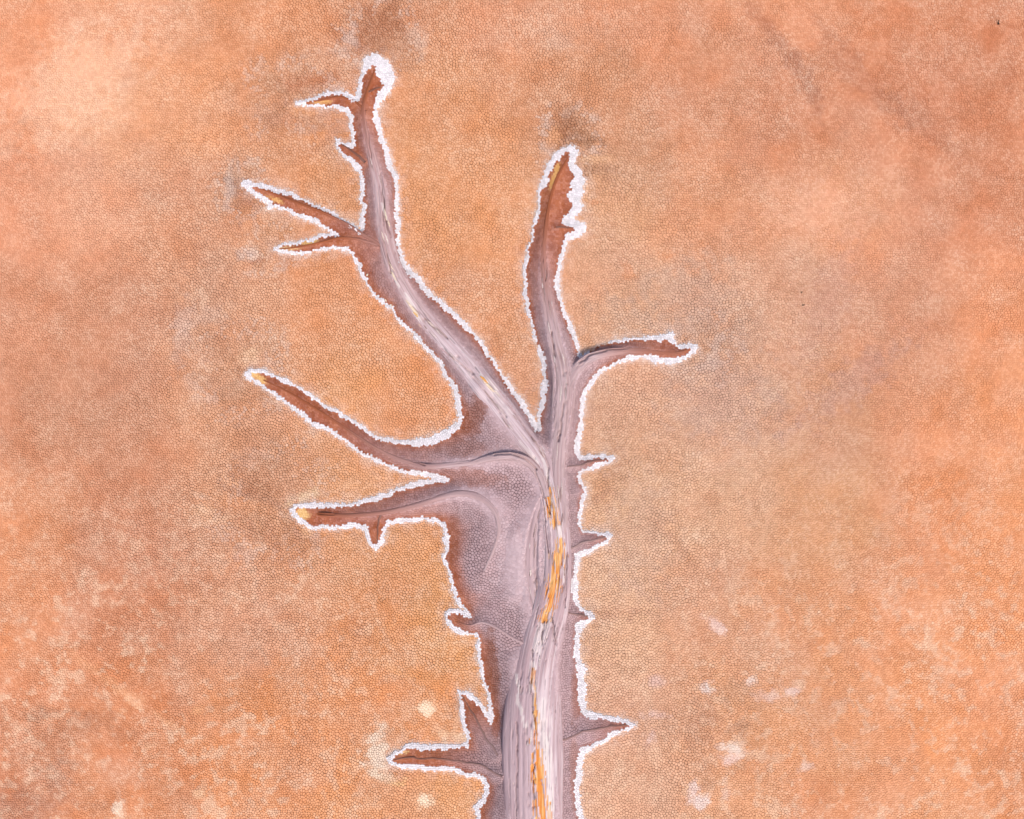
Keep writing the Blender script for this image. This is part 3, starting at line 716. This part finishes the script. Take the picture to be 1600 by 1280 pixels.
def wood(name, rows, kind, seed, parent=None, **props):
    S = spline(rows, 1.6 if rows[0][2] > 4 or rows[4 if len(rows) > 4 else -1][2] > 4 else 2.0)
    if kind == 'stub':
        S[:, 0] += 4 * (fbm(S[:, 0] / 14, S[:, 1] / 14, 151, 3) - .5); S[:, 1] += 5 * (fbm(S[:, 0] / 14, S[:, 1] / 14, 157, 3) - .5)
    xy = S[:, :2]; wpx = np.maximum(S[:, 2], .7)
    T = np.gradient(xy, axis=0); T /= np.linalg.norm(T, axis=1)[:, None] + 1e-9
    N = np.stack([-T[:, 1], T[:, 0]], 1)                              # photo-pixel normal
    u = np.concatenate([[0], np.cumsum(np.linalg.norm(np.diff(xy, axis=0), axis=1))])
    wmax = wpx.max()
    nt_ = int(np.clip(wmax * 2.6, 10, 96))                            # upper half, dense
    nbm = max(4, nt_ // 8)
    th = np.concatenate([np.linspace(math.pi * 1.06, -math.pi * .06, nt_), np.linspace(-math.pi * .12, -math.pi * .88, nbm)])
    # mud height where the wood runs
    hb = base_height(xy) + S[:, 3] * HS
    hw = wpx * (1.25 if wmax > 8 else 1.12) * (1 + .10 * (vnoise(u / 70, np.full_like(u, seed), 101) - .5))
    vr = np.minimum(wpx, 26) * (.62 if wmax > 8 else .85) * PX
    for (lx, ly, lr, dz) in LIFTS:                                     # dried wood springs clear of the mud here
        hb = hb + dz * np.exp(-((xy[:, 0] - lx) ** 2 + (xy[:, 1] - ly) ** 2) / lr ** 2)
    zc = hb - vr * (.68 if wmax > 8 else .45)
    if kind == 'plate':
        zc = zc - vr * .48 - .005
    zc = np.maximum(zc, .004)
    ct, st = np.cos(th), np.sin(th)
    U = np.repeat(u[:, None], len(th), 1); Vv = hw[:, None] * ct[None]
    # fibres and long splits run with the grain
    fib = fbm(U / 70 + seed, Vv / 2.0 + 50 + seed * 3, 103, 4) - .5
    fib2 = fbm(U / 150 + seed, Vv / 5.0 + 20 + seed * 3, 107, 3) - .5
    split = np.abs(fbm(U / 110 + seed * 2, Vv / 3.6 + 31 + seed, 111, 3) - .5)
    gate = sstep(.45, .62, fbm(U / 30 + 3, Vv / 12 + seed, 113, 2))
    amp = np.minimum(wpx, 12)[:, None] * PX
    disp = amp * (.20 * fib + .26 * fib2) - amp * .34 * sstep(.03, .0, split) * gate * (wmax > 3)
    PXs = xy[:, None, :] + N[:, None, :] * (hw[:, None] * ct[None])[..., None]
    flat = PXs.reshape(-1, 2)
    top = np.repeat((st > 0)[None], len(u), 0).ravel()
    dk = np.zeros(len(flat))
    for (x0, y0, x1, y1, ww) in DARKS:
        wav = (vnoise(flat[:, 0] / 9, flat[:, 1] / 9, 117) - .5) * 3.0
        dk = np.maximum(dk, sstep(ww * 1.1, ww * .25, np.abs(cap(flat + wav[:, None], x0, y0, x1, y1))))
    disp = disp - (dk.reshape(disp.shape) * np.minimum(amp * (.55 if wmax > 12 else 1.3), .024)) * (st[None] > 0)
    rad = 1.0
    X = PXs.copy()
    z = zc[:, None] + vr[:, None] * st[None] + disp * np.maximum(st, .0)[None]
    V = np.concatenate([world(flat), z.reshape(-1, 1)], 1)
    # colour of the wood itself
    mm = S[:, 4][:, None]
    n1 = fbm(U / 130 + seed, Vv / 2.6 + 9, 121, 4); n2 = fbm(U / 40, Vv / 1.1 + 9, 127, 3); n3 = fbm(U / 90 + seed, Vv / 9 + 4, 131, 3)
    pale = lin((224, 202, 206)); grey = lin((190, 160, 164)); rust = lin((158, 88, 56)); dark = lin((112, 74, 64))
    C = grey + (pale - grey) * sstep(.3, .68, .55 * n1 + .45 * n3)[..., None]
    C = C * (1 - .5 * sstep(.60, .74, n2) * sstep(.4, .6, n1))[..., None]
    k = (1 - np.clip(mm * 1.25, 0, 1))
    rr = (rust if kind != 'stub' else lin((126, 70, 48)))
    C = C * (1 - k[..., None]) + (rr * (.8 + .5 * n1)[..., None]) * k[..., None]
    if kind == 'stub':
        C = C * .3 + lin((132, 92, 80)) * .7
    elif kind == 'plate':
        C = C * .4 + lin((196, 166, 168)) * .6
    elif kind not in ('trunk', 'left'):
        C = C * .45 + lin((176, 142, 140)) * (1 - k[..., None]) * .55 + rr * k[..., None] * .55
    if kind == 'trunk':                                               # the left flank keeps a skin of grey-mauve bark
        fx = (sstep(838, 826, PXs[..., 0]) * sstep(985, 1050, PXs[..., 1]) * .65)[..., None]
        C = C * (1 - fx) + lin((184, 154, 160)) * (.85 + .3 * n1)[..., None] * fx
    C = C.reshape(-1, 3)
    hmask = np.zeros(len(flat)); lmask = np.zeros(len(flat))
    fibn = (fbm(U / 30 + seed, Vv / 1.3, 137, 3) - .5).ravel()
    if wmax > 8:
        for (x0, y0, x1, y1, ww, st_) in HEART:
            d = cap(flat, x0, y0, x1, y1)
            hmask = np.maximum(hmask, sstep(1.15, .6, d / ww + fibn * 3.6) * st_)
        for (x0, y0, x1, y1, ww, st_) in LIGHT:
            d = cap(flat, x0, y0, x1, y1)
            lmask = np.maximum(lmask, sstep(1.2, .5, d / ww + fibn * 3.4) * st_ * .8)
    C = C * (1 - lmask[:, None]) + lin((244, 230, 226)) * lmask[:, None]
    orange = lin((232, 146, 66)) + (lin((246, 196, 134)) - lin((232, 146, 66))) * sstep(.35, .75, fbm(U / 24, Vv / 1.6 + 77, 141, 3)).reshape(-1, 1)
    hm = sstep(.45, .6, hmask)
    C = C * (1 - hm[:, None]) + orange * hm[:, None]
    V[:, 2] -= hm * .006                                              # bark gone: the heart lies lower
    nr, nc = len(u), len(th)
    i, j = np.meshgrid(np.arange(nr - 1), np.arange(nc), indexing='ij')
    j2 = (j + 1) % nc
    quads = np.stack([i * nc + j, (i + 1) * nc + j, (i + 1) * nc + j2, i * nc + j2], -1).reshape(-1, 4)
    # orientation: outwards
    qa = V[quads[len(quads) // 2]]
    grain = np.stack([U.ravel() * PX, Vv.ravel() * PX], 1)
    def sub(Q, nm, par, caps=False, **pr):
        loops = Q.ravel(); starts = np.arange(len(Q)) * 4
        if caps:
            loops = np.concatenate([loops, np.arange(nc)[::-1], (nr - 1) * nc + np.arange(nc)])
            starts = np.concatenate([starts, [len(Q) * 4, len(Q) * 4 + nc]])
        used, inv = np.unique(loops, return_inverse=True)
        me = make_mesh(nm, V[used], inv, starts, {'tone': C[used] * ALB, 'grain': grain[used]}, WOOD)
        return tree_part(nm, me, par, **pr)
    heart_q = hm[quads].mean(1) > .55
    groups = []
    if heart_q.any():                                                 # each connected patch of bare heartwood is a part of its own
        HI = np.flatnonzero(heart_q)
        lab = np.arange(len(V))
        while True:
            lo = lab[quads[HI]].min(1)
            new = lab.copy()
            np.minimum.at(new, quads[HI].ravel(), np.repeat(lo, 4))
            if (new == lab).all():
                break
            lab = new
        comp = lab[quads[HI, 0]]
        for cid, size in zip(*np.unique(comp, return_counts=True)):
            if size > 40:
                groups.append(HI[comp == cid])
    taken = np.zeros(len(quads), bool)
    for g in groups:
        taken[g] = True
    main = sub(quads[~taken], name, parent, True, **props)
    for g in groups:
        sub(quads[g], 'heartwood', main, label='orange bare heartwood showing through the grey wood')
    return main, (xy, N, wpx, hb, vr, zc, u)

trunk, TR = wood('trunk', TRUNK, 'trunk', 1)
info = [(trunk, TR)]
for k, (nm, kind, rows) in enumerate(MEMBERS):
    info.append(wood(nm, rows, kind, 2 + k))

# splinters and lifted bark flakes: small tapered slivers lying along the grain
def sliver(name, parent, x, y, ang, L, W, Hh, rgb, z):
    nseg = 6
    V = []; F = []
    r = random.Random(int(x * 31 + y * 17))
    t = Vector((math.cos(ang), math.sin(ang))); nn = Vector((-t.y, t.x))
    for k in range(nseg + 1):
        f = k / nseg
        wd = W * (math.sin(math.pi * min(max(f, .04), .96)) ** .6) * r.uniform(.75, 1.15) * .5
        c = Vector(world((x, y))) + t * (f - .5) * L * PX + nn * r.uniform(-.12, .12) * W * PX
        up = Hh * (.5 + .5 * f) * PX * r.uniform(.8, 1.2)
        for s_, zz in ((-1, 0), (-.7, up), (.6, up * .8), (1, 0)):
            p = c + nn * s_ * wd * PX
            V.append((p.x, p.y, z + zz))
    for k in range(nseg):
        for j in range(4):
            a_ = k * 4 + j; b2 = k * 4 + (j + 1) % 4
            F.append((a_, b2, b2 + 4, a_ + 4))
    loops = np.array(F).ravel(); st = np.arange(len(F)) * 4
    loops = np.concatenate([loops, [3, 2, 1, 0], nseg * 4 + np.arange(4)]); st = np.concatenate([st, [len(F) * 4, len(F) * 4 + 4]])
    V = np.array(V); tone = np.repeat((lin(rgb) * ALB)[None], len(V), 0) * np.array([[r.uniform(.85, 1.1)] for _ in V])
    g = np.stack([V[:, 0] * 1.0, V[:, 1]], 1)
    me = make_mesh(name, V, loops, st, {'tone': tone, 'grain': g}, WOOD, False)
    return me

rr = random.Random(11)
for o, (xy, N, wpx, hb, vr, zc, u) in info:
    if wpx.max() < 9:
        continue
    n = int(len(u) / (7 if o is trunk else 13))
    for _ in range(n):
        i = rr.randrange(4, len(u) - 4)
        if wpx[i] < 6:
            continue
        ct = rr.uniform(-.75, .75); x, y = xy[i] + N[i] * wpx[i] * 1.1 * ct
        T = xy[i + 2] - xy[i - 2]
        ang = math.atan2(-T[1], T[0]) + rr.uniform(-.12, .12)
        z = zc[i] + vr[i] * math.sqrt(1 - ct * ct) - .003
        rgb = rr.choice([(214, 194, 192), (190, 162, 158), (232, 214, 206), (176, 146, 142), (222, 200, 196)])
        L = rr.uniform(9, 30); W = rr.uniform(1.2, 3.2)
        me = sliver('bark_flake', o, x, y, ang, L, W, rr.uniform(.8, 2.2), rgb, z)
        tree_part('bark_flake', me, o)
    
def wood_top(x, y):
    best = None
    for o, (xy, N, wpx, hb, vr, zc, u) in info:
        d = np.hypot(xy[:, 0] - x, xy[:, 1] - y); i = d.argmin()
        if best is None or d[i] / wpx[i] < best[0]:
            f = min(d[i] / (wpx[i] * 1.12), .98)
            best = (d[i] / wpx[i], o, zc[i] + vr[i] * math.sqrt(1 - f * f), math.atan2(-(xy[min(i + 2, len(xy) - 1)] - xy[i - 2])[1], (xy[min(i + 2, len(xy) - 1)] - xy[i - 2])[0]))
    return best
for (x, y, L, W, rgb) in [(619,436,22,4,(250,226,196)),(645,482,30,5,(246,222,196)),(652,494,14,4,(242,196,130)),(660,512,14,4,(226,190,170)),(757,594,16,5,(244,176,100)),(764,604,26,4,(240,214,188)),
                          (604,338,18,3,(248,230,206)),(609,352,12,3,(240,214,190)),(675,508,16,3,(224,200,190)),(600,372,16,2.5,(238,214,200)),(614,420,20,2.5,(240,212,190))]:
    _, o, z, ang = wood_top(x, y)
    tree_part('splinter', sliver('splinter', o, x, y, ang + .1, L, W, 2.6, rgb, z - .002), o)

# ---------------------------------------------------------------- tiny loose things
def surf_z(x, y):
    return float(surface(np.array([[x, y]], float))[0][0])

def loose_twig(x, y, L, ang, label, grp=None):
    pts = [(-.5, 0), (-.1, .12), (.2, -.05), (.5, .1)]
    V = []; F = []
    z0 = surf_z(x, y) + .004
    c = Vector(world((x, y)))
    t = Vector((math.cos(ang), math.sin(ang))); nn = Vector((-t.y, t.x))
    for k, (a_, b2) in enumerate(pts):
        p = t * a_ * L + nn * b2 * L * .6
        rad = .0042 * (1.1 - .22 * k)
        for q in range(6):
            th = q * math.pi / 3
            d = nn * math.cos(th) * rad
            V.append((p.x + d.x, p.y + d.y, .003 + rad * math.sin(th) + .004 * k))
    for k in range(3):
        for q in range(6):
            F.append((k * 6 + q, k * 6 + (q + 1) % 6, k * 6 + 6 + (q + 1) % 6, k * 6 + 6 + q))
    loops = np.array(F).ravel(); st = np.arange(len(F)) * 4
    loops = np.concatenate([loops, np.arange(6)[::-1], 18 + np.arange(6)]); st = np.concatenate([st, [len(F) * 4, len(F) * 4 + 6]])
    V = np.array(V)
    me = make_mesh('twig_fragment', V, loops, st, {'tone': np.repeat(np.array([[.02, .013, .01]]), len(V), 0), 'grain': V[:, :2]}, WOOD)
    o = link('twig_fragment', me, None, label=label, category='twig')
    o.location = (c.x, c.y, z0 - .002)
    return o
loose_twig(1559, 36, .026, R(110), 'lone black twig fragment on the reddish mud, far from the tree')
loose_twig(1255, 477, .012, R(20), 'larger of two black specks on the pale pink mud')
loose_twig(1252, 457, .009, R(70), 'smaller fainter of two black specks on the pale pink mud')

def wood_chip(x, y, L, ang, label):
    z = surf_z(x, y)
    me = sliver('wood_chip', None, x, y, ang, L, 2.6, 2.0, (255, 240, 215), z + .001)
    c = world((x, y))
    me.transform(__import__('mathutils').Matrix.Translation((-c[0], -c[1], -z)))
    o = link('wood_chip', me, None, label=label, category='wood chip')
    o.location = (c[0], c[1], z)
wood_chip(574, 430, 4, .9, 'small white wood chip alone on rust mud below the forked twigs')
wood_chip(603, 470, 5, -1.0, 'cream wood chip at the salt line, upper of a pair')
wood_chip(612, 478, 6, -.9, 'cream wood chip at the salt line, lower of a pair')
